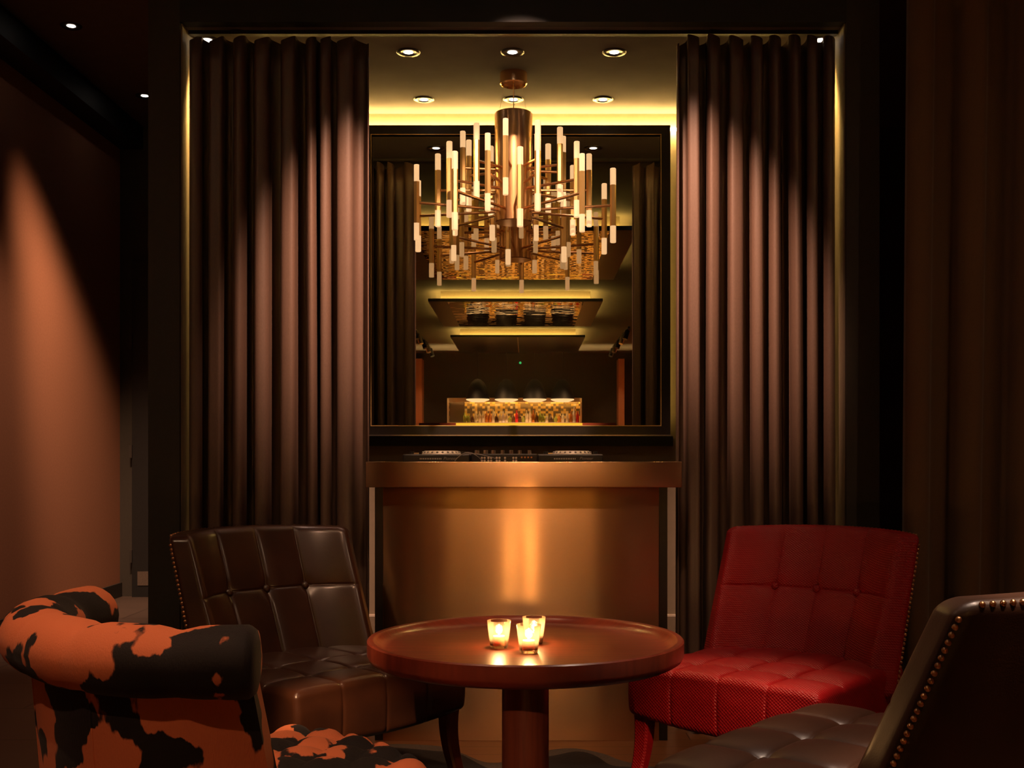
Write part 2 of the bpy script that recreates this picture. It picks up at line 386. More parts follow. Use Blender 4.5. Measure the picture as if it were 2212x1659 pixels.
# ones behind the curtains that wash the alcove side walls
downlight('recessed_downlight', -1.425, 5.06, AH, 'recessed downlight hidden behind the dark brown left curtain', 'recessed downlights in the alcove ceiling', 300, (-1.484, 4.93, 2.35), 38, 1.0, (1,0.58,0.17))
downlight('recessed_downlight', 1.322, 5.06, AH, 'recessed downlight hidden behind the dark brown right curtain', 'recessed downlights in the alcove ceiling', 170, (1.377, 4.93, 2.2), 36, 1.0, (1,0.58,0.16))
downlight('recessed_downlight', -3.0, 7.46, HC, 'bright recessed downlight over the side passage, nearer of two', 'downlights over the side passage', 1050, (-3.50, 10.0, -1.0), 43, 1.0, (1.0, 0.55, 0.32), 0.045, 0.24)
downlight('recessed_downlight', -3.0, 5.9, HC, 'recessed downlight over the side passage, out in front of the other two', 'downlights over the side passage', 650, (-3.50, 8.3, -0.2), 52, 1.0, (1.0, 0.56, 0.36), 0.045, 0.24)
downlight('recessed_downlight', -3.0, 8.9, HC, 'bright recessed downlight over the side passage near the door', 'downlights over the side passage', 0, None, 40, 0.7, WARM, 0.045)
# ceiling spots over the seating area and added fill spots (above the frame)
def ceiling_spot(x, y, target, power, angle, blend, color, label, radius=0.03):
    return downlight('ceiling_spotlight', x, y, HC, label, 'ceiling spotlights over the seating', power, target, angle, blend, color, 0.05, radius)
ceiling_spot(0.05, 3.55, (-0.76, 4.95, 2.08), 1100, 23, 1.0, (1,0.52,0.33), 'ceiling spotlight washing the left curtain')
ceiling_spot(-0.05, 3.55, (0.80, 4.95, 2.08), 1100, 23, 1.0, (1,0.52,0.33), 'ceiling spotlight washing the right curtain')
ceiling_spot(0.05, 3.2, (-0.06, 5.5, 2.19), 950, 18, 0.35, (1.0, 0.62, 0.42), 'ceiling spotlight aimed at the brass chandelier')
ceiling_spot(1.3, -0.6, (0.62, 3.72, 0.22), 900, 8, 1.0, WARM, 'added fill spot aimed at the front of the red chair')  # added fill lamp, brightens the front of the red seat
ceiling_spot(-1.5, -0.6, (-0.53, 3.72, 0.22), 3000, 6, 1.0, WARM, 'added fill spot aimed at the front of the brown chair')  # added lamp, stands in for the sheen on the brown seat front
ceiling_spot(-1.5, -0.6, (-0.85, 2.4, 0.35), 170, 17, 1.0, (1.0, 0.5, 0.3), 'added fill spot aimed at the back of the cowhide chair')  # added so the rear cowhide panel does not go dark
ceiling_spot(-2.2, -6.0, (0.0, 3.4, 0.26), 900, 3.6, 1.0, (1.0, 0.52, 0.3), 'added fill spot near the bar aimed at the round table')  # added lamp that lightens the table post below the tray
ceiling_spot(0.80, 4.60, (0.66, 3.72, 0.4), 330, 18, 0.9, WARM, 'ceiling spotlight over the red chair')
ceiling_spot(1.3, 2.3, (0.95, 2.75, 0.5), 420, 34, 0.9, (1.0, 0.72, 0.55), 'ceiling spotlight over the dark leather chair')
ceiling_spot(1.6, 1.5, (1.10, 2.45, 0.88), 1500, 12, 1.0, (1.0, 0.66, 0.45), 'added fill spot over the back of the dark leather chair')  # added lamp for the highlight along the top of the backrest
ceiling_spot(-0.9, 3.0, (-0.7, 3.9, 0.5), 60, 30, 0.9, WARM, 'ceiling spotlight over the brown chair')
ceiling_spot(-1.0, 2.0, (-0.75, 2.6, 0.6), 190, 36, 0.9, (1.0, 0.5, 0.3), 'ceiling spotlight over the cowhide chair')
for k, (x_, p_) in enumerate(((-0.40, 30), (-0.10, 90), (0.12, 60), (0.36, 40))):
    ceiling_spot(x_, 2.2, (x_ * 0.6, 4.78, 0.75), p_, 34, 1.0, (1.0, 0.54, 0.30), '%s of four ceiling spotlights aimed at the metal counter' % ['first', 'second', 'third', 'fourth'][k], 0.015)

ceiling_spot(-2.4, 1.8, (-2.4, 2.2, 0), 60, 150, 1.0, (1.0, 0.62, 0.36), 'added wide fill light by the left wall of the seating area')  # added ambient fill, lifts the darkest surfaces
ceiling_spot(2.4, 1.8, (2.4, 2.2, 0), 60, 150, 1.0, (1.0, 0.62, 0.36), 'added wide fill light by the right wall of the seating area')  # matching added ambient fill on the right
# ------------------------------------------------------------------ mirror with light cove
t = thing('wall_mirror', 'large square wall mirror in a black frame above the metal counter', 'mirror', (0, 0, 0))
mx0, mx1, mz0, mz1, my = -0.870, 0.770, 1.318, 2.965, 6.0
g = 0.052
fb = MB()
fb.box((mx0, my, mz0), (mx0 + g, my + 0.06, mz1)).box((mx1 - g, my, mz0), (mx1, my + 0.06, mz1)).box((mx0 + g, my, mz0), (mx1 - g, my + 0.06, mz0 + g)).box((mx0 + g, my, mz1 - g), (mx1 - g, my + 0.04, mz1))
fb.box((mx0 + g, my + 0.03, mz0 + g), (mx1 - g, my + 0.05, mz1 - g))
fr = fb.build('frame', 'black_frame', t)
MB().box((mx0 + g, my + 0.018, mz0 + g), (mx1 - g, my + 0.028, mz1 - g)).build('mirror_glass', 'mirror_silver', t)
bd = MB(); q = 0.004
bd.box((mx0 + g - q, my - 0.003, mz0 + g - q), (mx0 + g, my + 0.02, mz1 - g + q)).box((mx1 - g, my - 0.003, mz0 + g - q), (mx1 - g + q, my + 0.02, mz1 - g + q))
bd.box((mx0 + g, my - 0.003, mz0 + g - q), (mx1 - g, my + 0.02, mz0 + g)).box((mx0 + g, my - 0.003, mz1 - g), (mx1 - g, my + 0.02, mz1 - g + q))
bd.build('bead', 'brass', t)
MB().box((mx0 - 0.004, my - 0.006, mz0 - 0.004), (mx1 + 0.004, my + 0.03, mz0 + 0.002)).build('bottom_edge', 'silver', t)
t = tag(MB().box((AX0 + 0.02, AB - 0.034, 2.972), (AX1 - 0.02, AB - 0.016, 2.984)).build('light_strip', 'led_yellow'), 'glowing yellow light strip along the wall above the square mirror', 'light strip')
t = tag(MB().box((0.715, AB - 0.06, 1.4), (0.73, AB - 0.045, 2.88)).build('light_strip', 'led_side'), 'upright yellow light strip behind the right edge of the mirror', 'light strip')

# ------------------------------------------------------------------ curtains
def curtain(x0, x1, y, z0, z1, folds, amp, seed, name, mat, label, gather=None, thick=0.006, wavetop=0.0, flip=1):
    rnd = random.Random(seed); nz = 26; per = 22
    wd = [rnd.uniform(0.6, 1.45) for _ in range(folds)]; tot = sum(wd); am = [amp * rnd.uniform(0.75, 1.2) for _ in range(folds)]
    ph = [rnd.uniform(-1, 1) for _ in range(folds)]
    cols = []; acc = 0
    for k in range(folds):
        for j in range(per):
            cols.append((acc + wd[k] * j / per, k, j / per))
        acc += wd[k]
    cols.append((acc, folds - 1, 1.0))
    vs = []; fs = []
    for iz in range(nz + 1):
        h = iz / nz; z = z0 + (z1 - z0) * h
        for c, k, fr_ in cols:
            u = c / tot
            a = am[k] * (1.0 - 0.25 * h) * (1 + 0.25 * ph[k] * (1 - h))
            s_ = math.sin(2 * PI * fr_) + 0.16 * ph[k] * math.sin(6 * PI * fr_) + 0.10 * math.sin(4 * PI * fr_ + 2 * k)
            s_ *= flip
            yy = y - a * s_ + 0.006 * ph[k] * math.sin(5 * h + k)
            xx = x0 + (x1 - x0) * u + 0.010 * math.sin(4 * PI * fr_) * -1 + 0.006 * ph[k] * math.sin(3.3 * (1 - h) + k * 1.7) * min(1, 4 * u, 4 * (1 - u))
            if gather: xx = gather(xx, h)
            zz = z + (wavetop * (0.5 + 0.5 * math.sin(2 * PI * fr_ + 1.2)) * -1 if iz == nz else 0)
            vs.append((xx, yy, zz))
    n = len(cols)
    for iz in range(nz):
        for i in range(n - 1): fs.append((iz * n + i, iz * n + i + 1, (iz + 1) * n + i + 1, (iz + 1) * n + i))
    o = MB().add(vs, fs).build(name, mat, None, True)
    md = o.modifiers.new('thickness', 'SOLIDIFY'); md.thickness = thick; md.offset = 0
    return tag(o, label, 'curtain')
curtain(-1.462, -0.690, 4.96, 0.015, 3.045, 8, 0.062, 3, 'curtain', 'curtain_cloth', 'long dark brown pleated curtain at the left side of the lit alcove', wavetop=0.03)
curtain(0.672, 1.352, 4.96, 0.015, 3.045, 8, 0.062, 11, 'curtain', 'curtain_cloth', 'long dark brown pleated curtain at the right side of the lit alcove', wavetop=0.03, flip=-1)
def gth(x, h): return 1.50 + (x - 1.50) * (0.92 + 0.10 * h) + 0.03 * h
curtain(1.515, 2.75, 4.55, 0.015, 4.02, 7, 0.075, 23, 'curtain', 'drape_cloth', 'tall unlit rust brown drape standing right of the alcove and red chair', gth)
tag(MB().box((AX0 + 0.01, AY + 0.095, AH - 0.016), (AX1 - 0.01, AY + 0.125, AH)).build('curtain_track', 'black_frame'), 'slim black curtain track across the front of the alcove ceiling', 'curtain track')

# ------------------------------------------------------------------ chandelier
cx, cy = -0.058, 5.5
t = thing('chandelier', 'large brass chandelier of upright rods with frosted tips before the mirror', 'chandelier', (cx, cy, AH))
dz = -AH
MB().lathe([(0.0005, 0), (0.066, 0), (0.066, -0.052), (0.060, -0.058), (0.056, -0.048), (0.0005, -0.048)], 48).build('ceiling_canopy', 'copper_brass', t, True, 35)
MB().tube([(0, 0, -0.05), (0, 0, 2.85 - AH)], 0.0025, 8).build('suspension_rod', 'brass', t)
for a in (0.6, 2.7, 4.8):
    MB().tube([(0.05 * math.cos(a), 0.05 * math.sin(a), -0.05), (0.08 * math.cos(a), 0.08 * math.sin(a), 2.88 - AH)], 0.0007, 5).build('suspension_wire', 'silver', t)
MB().lathe([(0.0005, 2.875 - AH), (0.088, 2.875 - AH), (0.092, 2.871 - AH), (0.092, 2.345 - AH), (0.088, 2.341 - AH), (0.0005, 2.341 - AH)], 72).build('hub', 'copper_brass', t, True, 35)
rod0 = tip0 = arm0 = None
rl, tl, rr = 0.355, 0.080, 0.0145
for R, zz, off in ((0.49, 2.400, 14), (0.368, 2.500, 0), (0.248, 2.598, 26)):
    arm0 = None
    for k in range(10):
        a = math.radians(off + 36 * k); a = -a   # toward the camera is -Y
        d = Vector((math.cos(a), math.sin(a), 0)); z = zz - AH
        if arm0 is None:
            arm0 = MB().tube([(0.085, 0, 0), (R, 0, 0)], 0.0068, 8).build('arm', 'copper_brass', t, True, 40); am = arm0
        else:
            am = arm0.copy(); COL.objects.link(am); am.parent = t
        am.location = (0, 0, z); am.rotation_euler = (0, 0, a)
        p = d * R
        if rod0 is None:
            rod0 = MB().tube([(0, 0, -rl / 2 + tl), (0, 0, rl / 2 - tl)], rr, 6).build('rod', 'brass', t); rd = rod0
            tip0 = MB().tube([(0, 0, 0), (0, 0, tl - 0.003), (0, 0, tl)], [rr * 0.985, rr * 0.985, rr * 0.85], 6).build('acrylic_tip', 'frosted_acrylic', rod0)
            tip0.location = (0, 0, rl / 2 - tl)
            tp = tip0.copy(); COL.objects.link(tp); tp.parent = rod0; tp.location = (0, 0, -rl / 2 + tl); tp.rotation_euler = (PI, 0, 0)
        else:
            rd = dup(rod0, t)
        rd.location = (p.x, p.y, z); rd.rotation_euler = (0, 0, a + 0.25)

# ------------------------------------------------------------------ DJ counter
sy = 4.70
t = thing('dj_counter', 'brushed bronze metal counter standing in the alcove below the mirror', 'counter', (0, 0, 0))
sx0, sx1 = at(790, 0, sy).x, at(1473, 0, sy).x
zt_, zb_ = 1.182, 1.075
f = MB(); f.rbox(axis(sx0, sx1, 6, 0.003), axis(sy, sy + 0.02, 2, 0.003), axis(zb_, zt_, 2, 0.003), 0.003)
f.build('fascia', 'brushed_metal', t, True, 30)
MB().box((sx0, sy + 0.02, 1.098), (sx1, sy + 0.52, 1.118)).build('worktop', 'brushed_metal', t)
for x0, x1 in ((sx0, sx0 + 0.02), (sx1 - 0.02, sx1)):
    MB().box((x0, sy + 0.02, zb_), (x1, sy + 0.52, zt_)).build('end_panel', 'brushed_metal', t)
px0, px1 = at(827, 0, 4.78).x, at(1424, 0, 4.78).x
MB().rbox(axis(px0, px1, 4, 0.003), axis(4.78, 4.80, 1, 0.003), axis(0.0, 1.098, 4, 0.003), 0.003).build('front_panel', 'brushed_metal', t, True, 30)
for x0, x1 in ((px0 - 0.035, px0 - 0.001), (px1 + 0.001, px1 + 0.036)):
    MB().box((x0, 4.79, 0), (x1, 5.19, 1.098)).build('side_post', 'black_frame', t)

def knob(mb, x, y, z, r, h): mb.lathe([(r, 0), (r * 0.95, h), (r * 0.6, h * 1.05), (0.0003, h * 1.05)], 14, (x, y, z))
def text(body, size, loc, parent, mat, shear=0.25):
    c = bpy.data.curves.new('lettering', 'FONT'); c.body = body; c.size = size; c.shear = shear; c.extrude = 0.0004; c.align_x = 'LEFT'
    c.materials.append(MAT[mat]); tmp = bpy.data.objects.new('tmp_text', c); COL.objects.link(tmp)
    me = bpy.data.meshes.new_from_object(tmp.evaluated_get(bpy.context.evaluated_depsgraph_get())); bpy.data.objects.remove(tmp)
    o = bpy.data.objects.new('lettering', me); COL.objects.link(o); o.parent = parent
    o.location = loc; o.rotation_euler = (PI / 2, 0, 0); return o
zg = 1.119
def player(x0, x1, label, dotx):
    yb = 4.86; xc = (x0 + x1) / 2; hw = (x1 - x0) / 2
    t = thing('dj_media_player', label, 'dj player', (xc, yb, zg), 0, 'dj players on the counter')
    zt = 0.094
    MB().rbox(axis(-hw, hw, 4, 0.006), axis(0, 0.30, 4, 0.006), axis(0, zt, 3, 0.006), 0.006).build('body', 'gear_black', t, True, 35)
    MB().box((-hw + 0.004, 0.004, zt - 0.0005), (hw - 0.004, 0.296, zt + 0.0012)).build('top_plate', 'grey_print', t)
    jr = 0.086; jy = 0.13
    prof = [(jr, 0), (jr * 0.99, 0.004), (jr * 0.93, 0.010), (jr * 0.85, 0.0155), (jr * 0.62, 0.016), (0.0005, 0.014)]
    j = MB().lathe(prof, 48, (0.012, jy, zt)).build('jog_wheel', 'jog_silver', t, True, 45)
    dm = MB()
    for k in range(22):
        a = 2 * PI * k / 22; dm.ball((0.012 + jr * 0.935 * math.cos(a), jy + jr * 0.935 * math.sin(a), zt + 0.0085), 0.0055, 8, 6)
    dm.build('finger_dimples', 'grey_print', j, True)
    kb = MB(); knob(kb, -hw + 0.035, 0.05, zt, 0.010, 0.012); kb.build('knob', 'gear_black', t, True, 40)
    kb = MB(); kb.box((-hw + 0.045, 0.03, zt), (-hw + 0.065, 0.05, zt + 0.007)); kb.build('button', 'silver', t)
    kb = MB(); knob(kb, hw - 0.03, 0.05, zt, 0.009, 0.012); kb.build('knob', 'gear_black', t, True, 40)
    v = MB()
    for k in range(13): v.box((dotx - xc + k * 0.0074, -0.0012, zt - 0.022), (dotx - xc + k * 0.0074 + 0.003, 0.001, zt - 0.016))
    v.build('vent_slots', 'white_print', t)
    for q, mt in ((0, 'jack_red'), (1, 'jog_silver')):
        MB().tube([(-hw + 0.035 + q * 0.016, 0.003, zt - 0.037), (-hw + 0.035 + q * 0.016, -0.012, zt - 0.037)], 0.0052, 12).build('phono_jack', mt, t, True, 40)
    text('Pioneer', 0.0185, (0.030 if label.find('left') >= 0 else 0.038, -0.0012, zt - 0.0235), t, 'grey_print')
    return t
pl = lambda p: at(p, 0, 4.86).x
player(pl(870), pl(1015), 'black dj media player with silver jog wheel, at the left end of counter', pl(907))
player(pl(1162), pl(1303), 'black dj media player with silver jog wheel, at the right end of counter', pl(1197))
x0, x1 = pl(1018), pl(1160); xc = (x0 + x1) / 2; hw = (x1 - x0) / 2
t = thing('dj_mixer', 'black dj mixer with many small knobs between the two media players', 'dj mixer', (xc, 4.86, zg))
zt = 0.096
MB().rbox(axis(-hw, hw, 4, 0.004), axis(0, 0.30, 4, 0.004), axis(0, zt, 3, 0.004), 0.004).build('body', 'gear_black', t, True, 35)
for i, p in enumerate((1028, 1047, 1064, 1084, 1103, 1122, 1143)):
    for j in range(2):
        kb = MB(); knob(kb, pl(p) - xc + 0.003 * j, 0.05 + 0.07 * j, zt, 0.0075, 0.016); kb.build('knob', 'silver', t, True, 40)
for p in (1041, 1047, 1055, 1061, 1073, 1079, 1091, 1109, 1115):
    for j, zz in enumerate((0.079, 0.067)):
        xx = pl(p) - xc
        o = MB().tube([(xx, 0.003, zz), (xx, -0.012, zz)], 0.0046, 12).build('phono_jack', 'jog_silver' if j == 0 or p % 4 else 'jack_red', t, True, 40)
for p in (1127, 1134, 1141, 1148):
    xx = pl(p) - xc
    MB().tube([(xx, 0.003, 0.081), (xx, -0.006, 0.081)], 0.0038, 12).build('socket', 'nail_bronze', t, True, 40)
pts = []
for k in range(22):
    u = k / 21
    pts.append((pl(983) + (pl(1040) - pl(983)) * u, 4.846 - 0.03 * math.sin(PI * u), 1.185 + 0.034 * math.sin(PI * min(1, u * 1.0)) ** 0.9 + 0.004 * u))
cb = MB().tube(pts, 0.0016, 8)
cb.tube([(p[0] + 0.010 + 0.05 * i / 21, p[1] - 0.003, 1.196 + 0.020 * math.sin(PI * (0.25 + 0.75 * i / 21))) for i, p in enumerate(pts)], 0.0014, 8)
tag(cb.build('audio_cable', 'cable_rubber', None, True), 'thin pale audio cable looping between left media player and mixer', 'cable')

# ------------------------------------------------------------------ table and candles
tx, ty, TR = 0.0, 3.465, 0.482
t = thing('round_table', 'round dark mahogany pedestal table with a raised tray rim', 'table', (tx, ty, 0))
prof = [(0.0005, 0.622), (TR - 0.062, 0.622), (TR - 0.050, 0.6235), (TR - 0.036, 0.630), (TR - 0.026, 0.641), (TR - 0.021, 0.648), (TR - 0.016, 0.650), (TR - 0.004, 0.650), (TR, 0.646), (TR, 0.606), (TR - 0.006, 0.592), (TR - 0.022, 0.582), (TR - 0.05, 0.578), (0.0005, 0.576)]
MB().lathe(prof, 128).build('tray_top', 'mahogany', t, True, 40)
MB().lathe([(0.0005, 0.04), (0.072, 0.04), (0.072, 0.577), (0.0005, 0.577)], 64).build('pedestal', 'mahogany_post', t, True, 40)
MB().lathe([(0.0005, 0.0085), (0.24, 0.0085), (0.245, 0.013), (0.24, 0.03), (0.12, 0.042), (0.072, 0.05), (0.0005, 0.05)], 64).build('base', 'mahogany_post', t, True, 40)
ZS = 0.6222
def gpt(px, py, z):
    Y = (CH - z) * F / (py - CY); return ((px - CX) * Y / F, Y, z)
cands = [((1078, 1399), 'left of the three on the table', 0.036), ((1153.5, 1390), 'at the back of the three, half hidden', 0.036), ((1142, 1409), 'front right of the three on the table', 0.036)]
for (uv, where, r) in cands:
    p = gpt(uv[0], uv[1], ZS)
    t = thing('candle_glass', 'small clear glass tealight holder, ' + where, 'candle holder', p, 0, 'glass tealight holders on the table')
    MB().lathe([(0.0005, 0.0), (0.026, 0.0), (0.0275, 0.003), (0.037, 0.082), (0.0362, 0.0828), (0.0354, 0.082), (0.0263, 0.008), (0.0005, 0.007)], 40).build('glass_cup', 'candle_glass', t, True, 40)
    c = thing('tealight_candle', 'lit white tealight candle inside the glass ' + where.replace(' of the three', '').replace(' on the table', '') , 'candle', (p[0], p[1], p[2] + 0.0075), 0, 'lit tealights')
    MB().lathe([(0.0005, 0), (0.019, 0), (0.0195, 0.001), (0.0195, 0.027), (0.018, 0.0285), (0.0005, 0.0265)], 28).build('wax_body', 'wax', c, True, 40)
    MB().tube([(0, 0, 0.026), (0.001, 0, 0.034)], 0.0009, 6).build('wick', 'black_paint', c)
    MB().lathe([(0.0003, 0.031), (0.0035, 0.036), (0.0050, 0.042), (0.0042, 0.050), (0.0018, 0.058), (0.0003, 0.064)], 16).build('flame', 'flame', c, True)
    lamp('candle_light', (p[0], p[1], p[2] + 0.060), 1.9, (1.0, 0.55, 0.22), None, radius=0.012, parent=c, kind='POINT')

# ------------------------------------------------------------------ slipper chairs
def make_chair(label, loc, rz, mat, wf, wt, nail_side, seams, group='slipper chairs around the table', wd=0.13, we=3.5, pf=0.010, er=0.024, bi=0.045):
    t = thing('slipper_chair', label, 'chair', (loc[0], loc[1], 0.0095), rz, group)
    D0, D1, ZS_, ZB_ = -0.359, 0.33, 0.440, 0.278
    rows = [-0.17, 0.04]
    cells_x = [-wf] + seams + [wf]; cells_y = [D0] + rows + [D1]
    def puff(v, cells):
        for a, b_ in zip(cells, cells[1:]):
            if a <= v <= b_: s_ = (v - a) / (b_ - a); return 1 - abs(2 * s_ - 1) ** 2.4
        return 0
    def seat(x, y, z):
        wtop = sm((z - 0.37) / 0.05); wfr = sm((D0 + 0.06 - y) / 0.05) * (1 - wtop * 0.6)
        if wtop > 0:
            edge = min(1, max(0, (wf - abs(x)) / 0.05)) 
            h = pf * (puff(x, cells_x) * puff(y, cells_y)) ** 0.6 + 0.012 * (1 - (x / wf) ** 2)
            gv = sum(math.exp(-((x - s_) / 0.0042) ** 2) for s_ in seams) + sum(math.exp(-((y - r_) / 0.0042) ** 2) for r_ in rows)
            bt = sum(math.exp(-((x - s_) ** 2 + (y - r_) ** 2) / 0.024 ** 2) for s_ in seams for r_ in rows)
            z += wtop * (h - 0.004 * min(gv, 1) - (0.006 + pf * 0.5) * bt)
        if y < D0 + 0.03:
            gv = sum(math.exp(-((x - s_) / 0.0042) ** 2) for s_ in seams)
            y += wfr * (0.004 * gv - 0.008 * (1 - (2 * (z - ZB_) / (ZS_ - ZB_) - 1) ** 2))
        low = 1 - sm((z - ZB_) / 0.09)
        z -= 0.030 * low * max(0, 1 - (x / wf) ** 2) * sm((0.1 - y) / 0.3)
        return (x, y, z)
    MB().rbox(axis(-wf, wf, 40, 0.022, seams), axis(D0, D1, 32, 0.022, rows), axis(ZB_, ZS_, 12, 0.022), 0.022, seat).build('seat', mat, t, True)
    # back
    bseam = [s_ * 1.0 for s_ in seams]; rowz = 0.685; z0, z1 = 0.345, 0.908; TH = 0.105 if er < 0.03 else 0.125
    def yfront(x, z): return 0.125 + wd + (z - 0.42) * 0.44 - wd * (abs(x) / wf) ** we
    wb_, wu_ = wf - (bi if bi > 0 else 2.5 * bi), wt - bi
    def back(x, y, z):
        k = (z - z0) / (z1 - z0)
        wx = x * (wb_ + (wu_ - wb_) * k) / wf
        th = TH * (1.12 - 0.30 * k)
        zz = z + 0.014 * (1 - (x / wf) ** 2) * sm((k - 0.6) / 0.4)
        fw = sm((0.05 - y) / 0.04)
        dy = 0
        if fw > 0 and y < 0.03:
            cz = [z0 + 0.02, rowz, z1]; e = puff(x, [-wf] + bseam + [wf]) * puff(z, cz)
            gv = sum(math.exp(-((x - s_) / 0.004) ** 2) for s_ in bseam) + math.exp(-((z - rowz) / 0.004) ** 2)
            bt = sum(math.exp(-((x - s_) ** 2 + (z - rowz) ** 2) / 0.024 ** 2) for s_ in bseam)
            dy = fw * (-0.008 * max(e, 0) ** 0.6 + 0.0035 * min(gv, 1) + 0.012 * bt)
        g_ = 0.8 * wd * we / wf * (abs(x) / wf) ** (we - 1) * (1 if x > 0 else -1)
        nl = math.hypot(1, g_); t_ = (y / TH) * th + dy
        return (wx + t_ * g_ / nl, yfront(x, z) + t_ / nl, zz)
    bk = MB().rbox(axis(-wf, wf, 40, er, bseam), axis(0, TH, 8, er), axis(z0, z1, 40, er, [rowz]), er, back).build('backrest', mat, t, True)
    # buttons
    b0 = MB().ball((0, 0, 0), 0.0155, 14, 8, (1, 1, 0.7)).build('button', mat, t, True); first = True
    for s_ in seams:
        for r_ in rows:
            o = b0 if first else dup(b0, t); first = False
            x, y, z = seat(s_, r_, ZS_); o.location = (x, y, z + 0.005)
    for s_ in bseam:
        o = dup(b0, t); p = back(s_, 0.0, rowz); o.location = (p[0], p[1] - 0.007, p[2]); o.rotation_euler = (math.radians(68), 0, 0)
    # nail heads along the rear edge
    c = er * 0.26; n0 = MB().ball((0, 0, 0), 0.0068, 10, 6).build('nailhead', 'nail_bronze', bk, True); first = True
    rest = MB(); sp = 0.0155
    ns = int((z1 - 0.03 - 0.36) / sp); zs = [0.36 + i * sp for i in range(ns + 1)]
    for s_ in (-1, 1):
        for z in zs:
            p = back(s_ * (wf - c), TH - c, z)
            if s_ == nail_side:
                o = n0 if first else dup(n0, bk); first = False; o.location = p
            else: rest.ball(p, 0.0068, 8, 5)
    nx = int((2 * wf - 0.05) / sp)
    for i in range(nx + 1):
        x = -wf + 0.025 + i * sp; p = back(x, TH - c, z1 - c)
        if group.startswith('dark') and x * nail_side > -0.02: o = dup(n0, bk); o.location = p
        else: rest.ball(p, 0.0068, 8, 5)
    rs = rest.build('nailhead_trim', 'nail_bronze', bk, True); rs['kind'] = 'stuff'
    # legs
    for sx_ in (-1, 1):
        for fy in (-1, 1):
            pts = []; rr_ = []
            for i in range(9):
                k = i / 8; z = 0.30 * (1 - k)
                bend = 0.055 * k ** 1.6 - 0.02 * math.sin(PI * k)
                pts.append((sx_ * (wf - 0.042 + 0.012 * k), (D0 + 0.045 if fy < 0 else 0.24) + fy * bend, z))
                rr_.append(0.037 - 0.013 * k)
            vs = []; fs = []
            for (x, y, z), r_ in zip(pts, rr_):
                h = r_ * 0.86; e = h * 0.72
                vs += [(x + a, y + b_, z) for a, b_ in ((-h, -e), (-e, -h), (e, -h), (h, -e), (h, e), (e, h), (-e, h), (-h, e))]
            for i in range(8):
                for k in range(8): j = (k + 1) % 8; fs.append((i * 8 + k, i * 8 + j, (i + 1) * 8 + j, (i + 1) * 8 + k))
            fs += [tuple(range(8)), tuple(range(64, 72))]
            MB().add(vs, fs).build('leg', mat if mat.startswith('red') else 'mahogany_post', t, True, 30)
    return t
sm4 = [-0.183, 0.0, 0.183]
make_chair('brown leather slipper chair with tufted back, left of the counter', (-0.728, 4.091), math.radians(45.4), 'brown_leather', 0.367, 0.389, -1, sm4)
make_chair('red woven leather slipper chair with tufted back, before the right curtain', (0.874, 4.057), math.radians(-40.3), 'red_weave_leather', 0.367, 0.389, 1, sm4)
make_chair('dark brown leather chair seen from behind, with bronze nailheads along its back', (0.872, 2.866), math.radians(229), 'dark_leather', 0.455, 0.43, 1, [-0.23, 0.0, 0.23], 'dark leather chair', 0.21, 2.1, 0.018, 0.032, -0.02)

# ------------------------------------------------------------------ cowhide chair
t = thing('cowhide_armchair', 'low chair in orange and black cowhide with rolled back and tufted seat', 'chair', (-0.654, 2.695, 0.0095), math.radians(130))
HWc = 0.405
def curve(u):  # centre line of the back in plan
    return Vector((HWc * u, 0.20 + 0.215 * (1 - abs(u) ** 2.7), 0))
def cnorm(u):
    d = curve(min(u + 0.01, 1.0)) - curve(max(u - 0.01, -1.0)); n = Vector((-d.y, d.x, 0)).normalized(); return n  # outward (+y)
NU, NV = 56, 16
def shell(u, v, side):  # v 0 bottom..1 top
    z = 0.10 + 0.70 * v; n = cnorm(u)
    lean = -0.03 + 0.075 * (v - 0.35)
    th = 0.055 if side else -0.055
    p = curve(u) + n * (lean + th * (1.1 - 0.35 * v))
    p.y -= 0.13 * (1 - v) * sm((abs(u) - 0.55) / 0.45)
    p.z = z; return p
vs = []; fs = []
for side in (1, 0):
    for i in range(NU + 1):
        for j in range(NV + 1): vs.append(shell(-1 + 2 * i / NU, j / NV, side))
o_ = (NU + 1) * (NV + 1); idx = lambda s_, i, j: (0 if s_ else o_) + i * (NV + 1) + j
for s_ in (1, 0):
    for i in range(NU):
        for j in range(NV): fs.append((idx(s_, i, j), idx(s_, i + 1, j), idx(s_, i + 1, j + 1), idx(s_, i, j + 1)))
for j in range(NV):
    for i in (0, NU): fs.append((idx(1, i, j), idx(1, i, j + 1), idx(0, i, j + 1), idx(0, i, j)))
for i in range(NU):
    for j in (0, NV): fs.append((idx(1, i, j), idx(1, i + 1, j), idx(0, i + 1, j), idx(0, i, j)))
bk = MB().add(vs, fs).build('backrest', 'cow_hide', t, True, 50)
for u in (-0.42, 0.42):
    MB().tube([shell(u, j / 12, 1) for j in range(13)], 0.003, 6).build('seam_piping', 'cow_hide', bk, True)
